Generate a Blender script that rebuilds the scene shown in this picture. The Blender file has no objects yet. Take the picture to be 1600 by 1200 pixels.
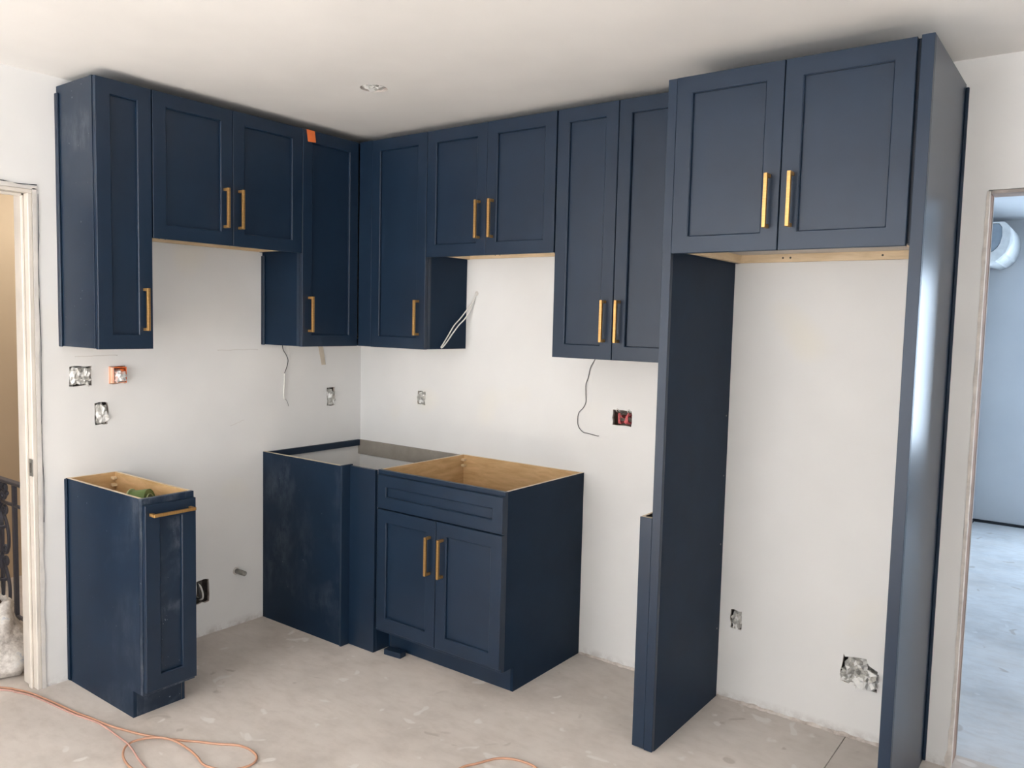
import bpy, bmesh, math, random
from mathutils import Vector, Matrix, noise
from mathutils.geometry import tessellate_polygon

S = bpy.context.scene
COL = S.collection
R = math.radians

# ------------------------------------------------------------------ camera
cam_d = bpy.data.cameras.new('camera')
cam = bpy.data.objects.new('camera', cam_d)
COL.objects.link(cam)
cam_d.sensor_fit = 'HORIZONTAL'
cam_d.sensor_width = 36.0
cam_d.lens = 1258.91 / 1600 * 36.0
cam_d.clip_start = 0.05
RX = Vector((0.80050631, 0.59884028, 0.02408268))
UP = Vector((-0.06489439, 0.04666143, 0.9968006))
FW = Vector((-0.59580062, 0.79950799, -0.07621414))
m = Matrix.Identity(4)
for i in range(3):
    m[i][0] = RX[i]; m[i][1] = UP[i]; m[i][2] = -FW[i]
m[0][3], m[1][3], m[2][3] = 3.478461, -3.20422242, 1.5648187
cam.matrix_world = m
S.camera = cam

# ------------------------------------------------------------------ world, light, exposure
S.view_settings.view_transform = 'Standard'
S.view_settings.look = 'None'
S.view_settings.gamma = 1.0
S.view_settings.use_curve_mapping = False
S.view_settings.exposure = 0.15

w = bpy.data.worlds.new('world'); S.world = w
w.use_nodes = True
bg = w.node_tree.nodes['Background']
bg.inputs['Color'].default_value = (0.72, 0.84, 1.0, 1)
bg.inputs['Strength'].default_value = 1.2

def area(name, loc, direction, sx, sy, power, color):
    d = bpy.data.lights.new(name, 'AREA'); d.shape = 'RECTANGLE'
    d.size = sx; d.size_y = sy; d.energy = power; d.color = color
    o = bpy.data.objects.new(name, d); COL.objects.link(o)
    o.location = loc
    o.rotation_euler = Vector(direction).to_track_quat('-Z', 'Y').to_euler()
    return o

ZC = 2.503            # ceiling height
# daylight through the windows behind the camera, in the right wall and in the next room
area('daylight_rear_window', (1.45, -5.16, 1.35), (0, 1, 0), 2.3, 1.65, 72, (0.97, 0.985, 1.0))
area('daylight_right_window', (5.56, -3.2, 1.35), (-1, 0, 0), 1.5, 1.5, 45, (1.0, 0.99, 0.98))
area('daylight_next_room', (4.05, 4.40, 1.33), (0, -1, 0), 1.1, 1.45, 54, (0.66, 0.82, 1.0))
area('hall_fill', (-0.95, -1.0, 2.45), (0, 0, -1), 0.5, 0.5, 14, (1.0, 0.97, 0.92))  # added fill to brighten the hall, stands for no known lamp

# sun entering through the rear window, falling on the floor behind the camera
sd = bpy.data.lights.new('sun', 'SUN'); sd.energy = 85; sd.angle = R(0.6); sd.color = (1.0, 0.99, 0.97)
so = bpy.data.objects.new('sun', sd); COL.objects.link(so)
so.rotation_euler = Vector((-0.10, 0.50, -0.86)).to_track_quat('-Z', 'Y').to_euler()

# ------------------------------------------------------------------ materials
def lin(c):
    return tuple(((v / 255) / 12.92 if v / 255 <= 0.04045 else ((v / 255 + 0.055) / 1.055) ** 2.4) for v in c) + (1,)

class NT:
    def __init__(s, name):
        s.m = bpy.data.materials.new(name); s.m.use_nodes = True
        s.t = s.m.node_tree; s.b = s.t.nodes['Principled BSDF']
        s.tc = s.t.nodes.new('ShaderNodeTexCoord')
    def n(s, kind, **kw):
        x = s.t.nodes.new(kind)
        for k, v in kw.items():
            if hasattr(x, k): setattr(x, k, v)
            else: x.inputs[k].default_value = v
        return x
    def l(s, a, b): s.t.links.new(a, b)
    def noise(s, scale, detail=4, rough=0.55, stretch=None, coord='Object', dist=0.0):
        x = s.n('ShaderNodeTexNoise'); x.inputs['Scale'].default_value = scale
        x.inputs['Detail'].default_value = detail; x.inputs['Roughness'].default_value = rough
        x.inputs['Distortion'].default_value = dist
        if stretch:
            mp = s.n('ShaderNodeMapping'); mp.inputs['Scale'].default_value = stretch
            s.l(s.tc.outputs[coord], mp.inputs['Vector']); s.l(mp.outputs[0], x.inputs['Vector'])
        else: s.l(s.tc.outputs[coord], x.inputs['Vector'])
        return x.outputs['Fac']
    def ramp(s, fac, stops):
        r = s.n('ShaderNodeValToRGB'); e = r.color_ramp.elements
        while len(e) < len(stops): e.new(0.5)
        for i, (p, c) in enumerate(stops):
            e[i].position = p; e[i].color = c if len(c) == 4 else tuple(c) + (1,)
        s.l(fac, r.inputs[0]); return r.outputs[0]
    def mix(s, fac, a, b, mode='MIX'):
        x = s.n('ShaderNodeMix'); x.data_type = 'RGBA'; x.blend_type = mode
        for sock, v in ((x.inputs[0], fac), (x.inputs[6], a), (x.inputs[7], b)):
            if hasattr(v, 'links') or hasattr(v, 'is_linked'): s.l(v, sock)
            else: sock.default_value = v
        return x.outputs[2]
    def mul(s, a, b):
        x = s.n('ShaderNodeMath'); x.operation = 'MULTIPLY'
        for sock, v in ((x.inputs[0], a), (x.inputs[1], b)):
            if hasattr(v, 'is_linked'): s.l(v, sock)
            else: sock.default_value = v
        return x.outputs[0]
    def bump(s, h, strength=0.2, dist=0.01):
        x = s.n('ShaderNodeBump'); x.inputs['Strength'].default_value = strength
        x.inputs['Distance'].default_value = dist
        s.l(h, x.inputs['Height']); s.l(x.outputs[0], s.b.inputs['Normal'])
    def col(s, v):
        if hasattr(v, 'is_linked'): s.l(v, s.b.inputs['Base Color'])
        else: s.b.inputs['Base Color'].default_value = v
    def set(s, **kw):
        for k, v in kw.items(): s.b.inputs[k.replace('_', ' ')].default_value = v

BW = [(0, (0, 0, 0, 1)), (1, (1, 1, 1, 1))]

def plain(name, rgb, rough=0.6, metal=0.0, var=0.06, scale=20, bump=0.0):
    t = NT(name); c = lin(rgb)
    dark = tuple(v * (1 - var * 2) for v in c[:3]) + (1,)
    lite = tuple(min(1, v * (1 + var)) for v in c[:3]) + (1,)
    t.col(t.ramp(t.noise(scale), [(0.3, dark), (0.7, lite)]))
    t.set(Roughness=rough, Metallic=metal)
    if bump: t.bump(t.noise(scale * 6), bump, 0.002)
    return t.m

def navy(name, dust=0.0, rough=0.40, dscale=3.0, spec=0.48):
    t = NT(name)
    base = t.ramp(t.noise(6, 3), [(0.3, lin((15, 34, 54))), (0.7, lin((19, 39, 60)))])
    if dust:
        big = t.ramp(t.noise(dscale, 3, 0.6, dist=0.6), [(0.50, (0, 0, 0, 1)), (0.72, (1, 1, 1, 1))])
        fine = t.ramp(t.noise(dscale * 9, 6, 0.7, (1, 1, 0.45)), [(0.40, (0, 0, 0, 1)), (0.75, (1, 1, 1, 1))])
        f = t.mul(t.mul(big, fine), dust)
        base = t.mix(f, base, lin((150, 156, 164)))
        spk = t.ramp(t.noise(70, 2, 0.5), [(0.735, (0, 0, 0, 1)), (0.76, (1, 1, 1, 1))])
        base = t.mix(t.mul(spk, dust * 0.8), base, lin((190, 194, 198)))
    t.col(base)
    t.set(Roughness=rough)
    t.b.inputs['Specular IOR Level'].default_value = spec
    t.bump(t.noise(350, 2), 0.02, 0.001)
    return t.m

def wallpaint(name, rgb=(230, 229, 227), stain=True):
    t = NT(name)
    a = lin(rgb); b = lin(tuple(v - 7 for v in rgb)); c = lin((rgb[0] + 2, rgb[1] - 3, rgb[2] - 16))
    base = t.ramp(t.noise(1.6, 3), [(0.35, b), (0.65, a)])
    if stain:
        f = t.ramp(t.noise(2.3, 1, 0.4), [(0.66, (0, 0, 0, 1)), (0.78, (1, 1, 1, 1))])
        base = t.mix(t.mul(f, 0.55), base, c)
        s2 = t.ramp(t.noise(9, 6, 0.7, (1, 1, 4)), [(0.69, (0, 0, 0, 1)), (0.8, (1, 1, 1, 1))])
        base = t.mix(t.mul(s2, 0.22), base, lin((150, 146, 142)))
        # scuffed bare strip of board just above the floor
        sx = t.n('ShaderNodeSeparateXYZ'); t.l(t.tc.outputs['Object'], sx.inputs[0])
        mr = t.n('ShaderNodeMapRange'); t.l(sx.outputs[2], mr.inputs[0])
        mr.inputs[1].default_value = 0.045; mr.inputs[2].default_value = 0.0
        e = t.mul(mr.outputs[0], t.ramp(t.noise(14, 5, 0.7), [(0.42, (0, 0, 0, 1)), (0.62, (1, 1, 1, 1))]))
        base = t.mix(t.mul(e, 0.7), base, lin((165, 156, 150)))
    t.col(base); t.set(Roughness=0.75)
    t.b.inputs['Specular IOR Level'].default_value = 0.3
    t.bump(t.noise(60, 4), 0.05, 0.003)
    return t.m

def floormat(name, rgb=(209, 200, 192), patch=(230, 226, 221)):
    t = NT(name)
    a = lin(rgb); d = lin(tuple(v - 24 for v in rgb)); l_ = lin(tuple(v + 12 for v in rgb))
    base = t.ramp(t.noise(2.2, 5, 0.6), [(0.3, d), (0.5, a), (0.72, l_)])
    streak = t.ramp(t.noise(5, 6, 0.65, (2.2, 5, 1)), [(0.45, (0, 0, 0, 1)), (0.75, (1, 1, 1, 1))])
    base = t.mix(t.mul(streak, 0.3), base, lin((172, 158, 146)))
    sp = t.ramp(t.noise(8.5, 2, 0.45, dist=0.5), [(0.665, (0, 0, 0, 1)), (0.70, (1, 1, 1, 1))])
    base = t.mix(t.mul(sp, 0.65), base, lin(patch))
    wash = t.ramp(t.noise(1.3, 6, 0.7), [(0.48, (0, 0, 0, 1)), (0.7, (1, 1, 1, 1))])
    base = t.mix(t.mul(wash, 0.45), base, lin((220, 213, 206)))
    dk = t.ramp(t.noise(6.0, 2, 0.5, dist=1.0), [(0.27, (1, 1, 1, 1)), (0.31, (0, 0, 0, 1))])
    base = t.mix(t.mul(dk, 0.5), base, lin((166, 154, 144)))
    t.col(base); t.set(Roughness=0.8)
    t.bump(t.noise(40, 6), 0.15, 0.004)
    return t.m

def birch(name, rgb=(214, 178, 132)):
    t = NT(name)
    a = lin(rgb); b = lin((rgb[0] - 26, rgb[1] - 28, rgb[2] - 30))
    base = t.ramp(t.noise(5, 6, 0.6, (1.5, 1.5, 9), dist=0.4), [(0.3, b), (0.65, a)])
    t.col(base); t.set(Roughness=0.45); return t.m

def brass(name):
    t = NT(name)
    t.col(t.ramp(t.noise(40, 3, 0.5, (1, 1, 8)), [(0.3, lin((190, 146, 88))), (0.7, lin((208, 164, 104)))]))
    t.set(Metallic=0.85, Roughness=0.38); return t.m

def plaster_dirty(name):
    t = NT(name)
    c = t.ramp(t.noise(9, 6, 0.7), [(0.35, lin((160, 146, 136))), (0.5, lin((204, 194, 186))), (0.7, lin((228, 222, 216)))])
    t.col(c); t.set(Roughness=0.9); t.bump(t.noise(45, 6), 0.6, 0.006); return t.m

NAVY = navy('navy_paint')
NAVYM = navy('navy_laminate', 0, .5, 3, .14)
NAVYA = navy('navy_side_dusty', 0.4, .42, 2.6, .5)
NAVYD = navy('navy_laminate_dusty', 0.22, .48, 2.2, .2)
NAVYDD = navy('navy_paint_scuffed', 0.62, 0.42, 4.5)
WALL = wallpaint('primed_wall')
CEIL = wallpaint('ceiling_paint', (236, 233, 229), False)
ROOM2 = wallpaint('next_room_wall', (214, 218, 222), False)
HALL = wallpaint('hall_beige', (205, 184, 156), False)
FLOOR = floormat('dusty_subfloor')
FLOOR2 = floormat('next_room_floor', (212, 214, 216), (220, 222, 224))
BIRCH = birch('birch_ply')
BIRCHL = birch('raw_pine', (228, 204, 168))
EDGE = birch('ply_edge', (232, 214, 186))
LAM = plain('cabinet_underside', (206, 196, 186), 0.5)
BRASS = brass('brushed_brass')
PAPER = plain('crumpled_paper', (230, 229, 226), 0.85, 0, 0.05, 30)
NEWS = plain('crumpled_newsprint', (188, 186, 180), 0.9, 0, 0.25, 60)
DARK = plain('dark_cavity', (96, 90, 84), 0.8, 0, 0.3, 40)
STEEL = plain('galvanised_steel', (150, 148, 142), 0.45, 0.7)
ORANGE = plain('orange_plastic', (236, 120, 60), 0.5)
PINKISH = plain('peach_plastic', (246, 188, 160), 0.5)
WHITEC = plain('white_cable', (224, 222, 216), 0.5)
BLACKC = plain('black_cable', (60, 60, 62), 0.5)
GREYC = plain('grey_cable', (120, 118, 116), 0.5)
REDC = plain('red_cable', (214, 104, 108), 0.45)
CORD = plain('orange_cord', (194, 148, 122), 0.5)
CORD2 = plain('pink_cord', (200, 156, 144), 0.5)
IRON = plain('wrought_iron', (84, 87, 100), 0.4, 0.2)
TRIM = plain('old_white_trim', (216, 208, 198), 0.55, 0, 0.05, 6, 0.1)
TRIMG = plain('grey_plaster_edge', (212, 207, 201), 0.8, 0, 0.05, 14, 0.2)
RAW = plaster_dirty('broken_plaster')
BAG = NT('plaster_bag')
BAG.col(BAG.ramp(BAG.noise(11, 6, 0.75), [(0.3, lin((120, 112, 106))), (0.48, lin((196, 190, 184))), (0.6, lin((226, 222, 216))), (0.72, lin((150, 166, 188)))]))
BAG.set(Roughness=0.6); BAG.bump(BAG.noise(30, 5), 0.4, 0.01); BAG = BAG.m
GREY = plain('grey_cleat', (150, 143, 134), 0.6, 0, 0.08, 12)
GREEN = plain('green_tape', (96, 118, 62), 0.5)
MASK = plain('masking_tape', (206, 194, 176), 0.7)
ACW = plain('ac_white', (236, 240, 240), 0.35)
ACSHADE = plain('ac_end_shade', (150, 164, 176), 0.4)  # shade on the end of the white unit, put into the colour
BLACK = plain('black_gap', (40, 44, 50), 0.8)
FRAMEM = plain('window_frame_white', (230, 230, 228), 0.4)
GL = NT('window_glass')
_tr = GL.n('ShaderNodeBsdfTransparent'); _gl = GL.n('ShaderNodeBsdfGlossy'); _gl.inputs['Roughness'].default_value = 0.02
_mx = GL.n('ShaderNodeMixShader'); _mx.inputs[0].default_value = 0.06
GL.l(_tr.outputs[0], _mx.inputs[1]); GL.l(_gl.outputs[0], _mx.inputs[2])
GL.l(_mx.outputs[0], GL.t.nodes['Material Output'].inputs['Surface'])
GL = GL.m

# ------------------------------------------------------------------ mesh helpers
class MB:
    """collects geometry with several materials into one mesh"""
    def __init__(s): s.bm = bmesh.new(); s.mats = []
    def mi(s, mat):
        if mat not in s.mats: s.mats.append(mat)
        return s.mats.index(mat)
    def face(s, vs, mat, smooth=False):
        try: f = s.bm.faces.new(vs)
        except ValueError: return None
        f.material_index = s.mi(mat); f.smooth = smooth; return f
    def box(s, lo, hi, mat, bevel=0.0012, mats=None):
        """mats: dict of '-x','+x','-y','+y','-z','+z' -> material"""
        x0, y0, z0 = lo; x1, y1, z1 = hi
        b = bmesh.new()
        r = bmesh.ops.create_cube(b, size=1)
        for v in b.verts:
            v.co = Vector((x0 if v.co.x < 0 else x1, y0 if v.co.y < 0 else y1, z0 if v.co.z < 0 else z1))
        if bevel and min(x1 - x0, y1 - y0, z1 - z0) > bevel * 2.5:
            bmesh.ops.bevel(b, geom=list(b.edges), offset=bevel, segments=1, affect='EDGES')
        b.normal_update()
        vm = {}
        for v in b.verts: vm[v] = s.bm.verts.new(v.co)
        for f in b.faces:
            mm = mat
            if mats:
                n = f.normal; i = max(range(3), key=lambda k: abs(n[k]))
                mm = mats.get(('-' if n[i] < 0 else '+') + 'xyz'[i], mat)
            self_f = s.face([vm[v] for v in f.verts], mm)
        b.free(); return s
    def tube(s, pts, r, mat, n=8, cap=True, closed=False, flat=1.0):
        P = [Vector(p) for p in pts]; N = len(P); rings = []
        prev = None
        for i, p in enumerate(P):
            t = (P[(i + 1) % N] - P[i - 1]) if closed else (P[min(i + 1, N - 1)] - P[max(i - 1, 0)])
            t.normalize()
            if prev is None:
                a = Vector((0, 0, 1)) if abs(t.z) < 0.9 else Vector((1, 0, 0))
                u = t.cross(a).normalized()
            else: u = (prev - t * prev.dot(t)).normalized()
            prev = u; v = t.cross(u)
            rr = r[i] if isinstance(r, (list, tuple)) else r
            rings.append([s.bm.verts.new(p + u * math.cos(2 * math.pi * k / n) * rr + v * math.sin(2 * math.pi * k / n) * rr * flat) for k in range(n)])
        for i in range(N if closed else N - 1):
            a, b = rings[i], rings[(i + 1) % N]
            for k in range(n): s.face([a[k], a[(k + 1) % n], b[(k + 1) % n], b[k]], mat, True)
        if cap and not closed:
            s.face(rings[0][::-1], mat); s.face(rings[-1], mat)
        return s
    def lathe(s, prof, mat, n=24, smooth=True, c=(0, 0, 0), axis=None):
        M = axis if axis else Matrix.Identity(3); c = Vector(c); rings = []
        for r, z in prof:
            rings.append([s.bm.verts.new(c + M @ Vector((r * math.cos(2 * math.pi * k / n), r * math.sin(2 * math.pi * k / n), z))) for k in range(n)])
        for a, b in zip(rings, rings[1:]):
            for k in range(n): s.face([a[k], a[(k + 1) % n], b[(k + 1) % n], b[k]], mat, smooth)
        return s
    def prism(s, poly, axis, a, b, mat, capmat=None):
        """extrude a 2-D polygon along an axis; poly in the other two axes, in xyz order"""
        def mk(p, t):
            l = list(p); l.insert(axis, t); return Vector(l)
        A = [s.bm.verts.new(mk(p, a)) for p in poly]; B = [s.bm.verts.new(mk(p, b)) for p in poly]
        N = len(poly)
        for i in range(N): s.face([A[i], A[(i + 1) % N], B[(i + 1) % N], B[i]], mat)
        s.face(A[::-1], capmat or mat); s.face(B, capmat or mat); return s
    def build(s, name, parent=None, fix=True):
        if fix: bmesh.ops.recalc_face_normals(s.bm, faces=list(s.bm.faces))
        me = bpy.data.meshes.new(name); s.bm.to_mesh(me); s.bm.free()
        for mt in s.mats: me.materials.append(mt)
        o = bpy.data.objects.new(name, me); COL.objects.link(o)
        if parent: o.parent = parent
        return o

def thing(name, label, cat, loc=(0, 0, 0), rz=0, group=None):
    o = bpy.data.objects.new(name, None); COL.objects.link(o)
    o.empty_display_size = 0.1
    o.location = loc; o.rotation_euler = (0, 0, rz)
    return tag(o, label, cat, group)

def tag(o, label, cat, group=None):
    o['label'] = label; o['category'] = cat
    if group: o['group'] = group
    return o

def struct(o): o['kind'] = 'structure'; return o

def curve(pts, k=8):
    P = [Vector(p) for p in pts]; out = []
    for i in range(len(P) - 1):
        p0, p1, p2, p3 = P[max(i - 1, 0)], P[i], P[i + 1], P[min(i + 2, len(P) - 1)]
        for j in range(k):
            t = j / k
            out.append(0.5 * ((2 * p1) + (p2 - p0) * t + (2 * p0 - 5 * p1 + 4 * p2 - p3) * t * t + (3 * p1 - p0 - 3 * p2 + p3) * t ** 3))
    out.append(P[-1]); return out

# ------------------------------------------------------------------ the setting
def wall_sheet(name, outer, holes, axis, front, back, mat, matback, rim=RAW, skin=0.014):
    """outer/holes: 2-D polygons (u, z). axis 0: wall lies in x = front; axis 1: y = front"""
    mb = MB(); sgn = 1 if back > front else -1
    def P(p, t): return Vector((t, p[0], p[1])) if axis == 0 else Vector((p[0], t, p[1]))
    loops = [outer] + holes
    flat = [p for l in loops for p in l]
    tri = tessellate_polygon([[P(p, 0.0) for p in l] for l in loops])
    V = [mb.bm.verts.new(P(p, front)) for p in flat]
    for t in tri: mb.face([V[i] for i in t], mat)
    base = len(outer)
    for h in holes:
        n = len(h); B = [mb.bm.verts.new(P(p, front + sgn * skin)) for p in h]
        for i in range(n):
            mb.face([V[base + i], V[base + (i + 1) % n], B[(i + 1) % n], B[i]], rim)
        base += n
    Bk = [mb.bm.verts.new(P(p, back)) for p in outer]
    for t in tessellate_polygon([[P(p, 0.0) for p in outer]]): mb.face([Bk[i] for i in t], matback)
    n = len(outer)
    for i in range(n): mb.face([V[i], V[(i + 1) % n], Bk[(i + 1) % n], Bk[i]], mat)
    return struct(mb.build(name))

def rect(a0, a1, z0, z1): return [(a0, z0), (a1, z0), (a1, z1), (a0, z1)]
rnd = random.Random(4)
def ragged(a0, a1, z0, z1, j=0.004, n=4):
    c = rect(a0, a1, z0, z1); out = []
    for i in range(4):
        p, q = c[i], c[(i + 1) % 4]
        for k in range(n):
            t = k / n
            jj = j if k else j * 0.4
            out.append((p[0] + (q[0] - p[0]) * t + rnd.uniform(-jj, jj), p[1] + (q[1] - p[1]) * t + rnd.uniform(-jj, jj)))
    return out

H_L = dict(double=(-1.624, -1.533, 1.255, 1.337), orange=(-1.458, -1.385, 1.256, 1.334), single=(-1.521, -1.465, 1.084, 1.177),
           corner=(-0.250, -0.194, 1.080, 1.180), low=(-1.050, -0.984, 0.166, 0.278))
H_B = dict(corner=(0.452, 0.508, 1.107, 1.180), red=(1.668, 1.764, 1.110, 1.180), fridge=(2.263, 2.310, 0.311, 0.389))
BIGHOLE = [(2.713, 0.214), (2.76, 0.208), (2.80, 0.205), (2.845, 0.203), (2.838, 0.235), (2.843, 0.284), (2.826, 0.291), (2.806, 0.301), (2.801, 0.322), (2.755, 0.318), (2.724, 0.311), (2.718, 0.321), (2.716, 0.290), (2.709, 0.250)]

X1, Y0 = 5.6, -5.2     # right wall, rear wall
DJ = -1.755            # jamb of the hall opening
wall_sheet('wall_left', [(Y0, 0), (-2.62, 0), (-2.62, 2.045), (DJ, 2.045), (DJ, 0), (0, 0), (0, ZC), (Y0, ZC)],
           [ragged(*H_L[k]) for k in H_L], 0, 0.0, -0.12, WALL, HALL)
DX0, DX1, DZ = 3.097, 4.05, 2.055
def jag(x, z0, z1, n, a):
    return [(x + rnd.uniform(-a, a), z0 + (z1 - z0) * i / n) for i in range(n + 1)]
wall_sheet('wall_back', [(0, 0)] + jag(DX0, 0, DZ, 24, 0.004) + [(DX1, DZ), (DX1, 0), (X1, 0), (X1, ZC), (0, ZC)],
           [ragged(*H_B[k], j=0.003) for k in H_B] + [BIGHOLE], 1, 0.0, 0.12, WALL, ROOM2)

def windowed(name, axis, front, back, outer, win, mat, idx):
    mb = MB()
    a0, a1, z0, z1 = outer; b0, b1, c0, c1 = win
    for (p0, p1, q0, q1) in ((a0, b0, z0, z1), (b1, a1, z0, z1), (b0, b1, z0, c0), (b0, b1, c1, z1)):
        lo, hi = min(front, back), max(front, back)
        if axis == 0: mb.box((lo, p0, q0), (hi, p1, q1), mat, 0)
        else: mb.box((p0, lo, q0), (p1, hi, q1), mat, 0)
    struct(mb.build(name))
    t = 0.05; mid = (front + back) / 2; f = MB()
    def bx(p0, p1, q0, q1):
        if axis == 0: f.box((mid - .03, p0, q0), (mid + .03, p1, q1), FRAMEM, .003)
        else: f.box((p0, mid - .03, q0), (p1, mid + .03, q1), FRAMEM, .003)
    bx(b0, b0 + t, c0, c1); bx(b1 - t, b1, c0, c1); bx(b0 + t, b1 - t, c0, c0 + t); bx(b0 + t, b1 - t, c1 - t, c1)
    m_ = (c0 + c1) / 2; bx(b0 + t, b1 - t, m_ - .02, m_ + .02)
    o = struct(f.build('window_%d' % idx))
    g = MB()
    for q0, q1 in ((c0 + t, m_ - .02), (m_ + .02, c1 - t)):
        if axis == 0: g.box((mid - .003, b0 + t, q0), (mid + .003, b1 - t, q1), GL, 0)
        else: g.box((b0 + t, mid - .003, q0), (b1 - t, mid + .003, q1), GL, 0)
    g.build('pane', o)

windowed('wall_rear', 1, Y0, Y0 - .15, (-.12, X1 + .12, 0, ZC), (.3, 2.6, .5, 2.2), WALL, 1)
windowed('wall_right', 0, X1, X1 + .12, (Y0, 0.12, 0, ZC), (-4.0, -2.4, .55, 2.15), WALL, 2)
Y2 = 4.45              # far wall of the next room
windowed('wall_far', 1, Y2, Y2 + .15, (2.5, 6.0, 0, 2.483), (3.45, 4.65, .58, 2.08), ROOM2, 3)
struct(MB().box((2.50, .12, 0), (2.62, Y2, 2.483), ROOM2, 0).build('wall_far_left'))
struct(MB().box((6.0, .12, 0), (6.12, Y2 + .15, 2.483), ROOM2, 0).build('wall_far_right'))
struct(MB().box((2.5, .12, 2.483), (6.12, Y2 + .15, 2.6), ROOM2, 0).build('ceiling'))
struct(MB().box((2.5, .12, -.05), (6.12, Y2 + .15, 0), FLOOR2, 0).build('floor'))
struct(MB().box((2.625, Y2 - .012, 0), (6.0, Y2, .022), BLACK, 0).build('dark_gap_far'))  # dark strips stand in for the shadowed gap at the wall foot
struct(MB().box((2.62, 1.5, 0), (2.632, Y2 - .012, .022), BLACK, 0).build('dark_gap_far_left'))
# hall beyond the left opening
struct(MB().box((-1.75, -4.3, 0), (-1.62, .5, 2.6), HALL, 0).build('wall_hall'))
struct(MB().box((-1.62, .38, 0), (-.12, .5, 2.6), HALL, 0).build('wall_hall_end'))
struct(MB().box((-1.62, -4.3, 2.5), (-.12, .38, 2.6), CEIL, 0).build('ceiling'))
struct(MB().box((-1.62, -4.3, -.05), (0, .38, 0), FLOOR, 0).build('floor'))
struct(MB().box((-1.62, -4.42, 0), (-.12, -4.3, 2.6), HALL, 0).build('wall_hall_front'))

# ceiling with the round cut-out for the downlight
LC, LR = (0.990, -0.857), 0.056
circ = [(LC[0] + LR * math.cos(a * math.pi / 12), LC[1] + LR * math.sin(a * math.pi / 12)) for a in range(24)]
mb = MB(); outer = [(0, Y0), (X1, Y0), (X1, 0), (0, 0)]
V = [mb.bm.verts.new((p[0], p[1], ZC)) for p in outer + circ]
for t in tessellate_polygon([[Vector((p[0], p[1], 0)) for p in outer], [Vector((p[0], p[1], 0)) for p in circ]]):
    mb.face([V[i] for i in t], CEIL)
B = [mb.bm.verts.new((p[0], p[1], ZC + .014)) for p in circ]
for i in range(24): mb.face([V[4 + i], V[4 + (i + 1) % 24], B[(i + 1) % 24], B[i]], RAW)
T = [mb.bm.verts.new((p[0], p[1], ZC + .15)) for p in outer]
mb.face(T, CEIL)
for i in range(4): mb.face([V[i], V[(i + 1) % 4], T[(i + 1) % 4], T[i]], CEIL)
struct(mb.build('ceiling'))

# floor: subfloor boards laid on joists, one seam shows in the fridge bay
fl = struct(MB().box((0, Y0, -.06), (X1, .12, -.022), DARK, 0).build('floor'))
for a, b in ((0, 2.742), (2.7445, X1)):
    MB().box((a, Y0, -.02), (b, .12, 0), FLOOR, 0.0008).build('floor_panel', fl)

# trim of the hall opening: old painted jamb, stop, plaster edge
jm = struct(MB().box((-.125, DJ - .018, 0), (.004, DJ, 2.03), TRIM, .003).build('trim_1'))
MB().box((-.055, DJ - .030, 0), (-.028, DJ - .018, 2.03), TRIM, .003).build('door_stop', jm)
mbx = MB(); mbx.box((-.022, DJ - .021, .895), (.004, DJ - .0182, .965), STEEL, .0005); mbx.box((-.015, DJ - .0225, .91), (-.003, DJ - .021, .95), DARK, 0)
mbx.build('strike_plate', jm)
hd = struct(MB().box((-.125, -2.62, 2.03), (.004, DJ, 2.045), TRIM, .003).build('trim_2'))
MB().box((-.055, -2.60, 2.018), (-.028, DJ - .018, 2.03), TRIM, .003).build('door_stop', hd)
def ragged_strip(y0, y1, z0, z1, n, mat, name, vertical=True, th=.006):
    r = random.Random(9); poly = []
    if vertical:
        for i in range(n + 1): poly.append((y1 + r.uniform(-.003, .003), z0 + (z1 - z0) * i / n))
        poly += [(y0, z1), (y0, z0)]
    else:
        for i in range(n + 1): poly.append((y0 + (y1 - y0) * i / n, z1 + r.uniform(-.005, .005)))
        poly += [(y1, z0), (y0, z0)]
    return struct(MB().prism(poly, 0, .0005, th, mat).build(name))
ragged_strip(DJ, DJ + .015, 0, 2.05, 26, TRIMG, 'trim_3')
ragged_strip(-2.62, DJ + .02, 2.045, 2.06, 16, TRIMG, 'trim_4', False)
r = random.Random(3); mbx = MB()
mbx.tube([(.0035, DJ + .020 + r.uniform(-.001, .001) + .002 * math.sin(i * .5), .7 + 1.33 * i / 30) for i in range(31)], [.0004 + .0009 * r.random() for i in range(31)], BLACK, 5)
mbx.tube([(.0035, DJ + .018 - .03 * i, 2.062 + r.uniform(-.003, .003)) for i in range(12)], [.001 + .0016 * r.random() for i in range(12)], BLACK, 5)
struct(mbx.build('trim_5'))
# trim of the next-room opening: bare broken plaster edge
BEAD = plain('plaster_bead', (224, 216, 208), .85, 0, .1, 25, .3)
def jamb_chunks():
    mb = MB(); r = random.Random(21); n = 60
    for face in (0, 1):
        prev = None
        for i in range(n + 1):
            z = 2.05 * i / n; e = .001 + .006 * abs(noise.noise(Vector((3.1, 7.7 + face * 9, z * 14))))
            if z < .22: e += .016 * (1 - z / .22) * (.6 + .4 * math.sin(z * 60))
            y = -.004 if face == 0 else .118
            cur = [mb.bm.verts.new((DX0 - e - .0005, -.0015 if face == 0 else .1215, z)), mb.bm.verts.new((DX0 + .0075, -.003 if face == 0 else .123, z)), mb.bm.verts.new((DX0 + .0085, .012 + .01 * r.random() if face == 0 else .10, z))]
            if prev:
                mb.face([prev[0], prev[1], cur[1], cur[0]], BEAD); mb.face([prev[1], prev[2], cur[2], cur[1]], BEAD)
            prev = cur
    return mb
struct(jamb_chunks().build('trim_6'))
struct(MB().box((DX0 + .0015, .012, .0), (DX0 + .007, .108, DZ - .001), plain('jamb_raw', (172, 146, 132), .85, 0, .15, 12, .3), .001).build('trim_7'))
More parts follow.
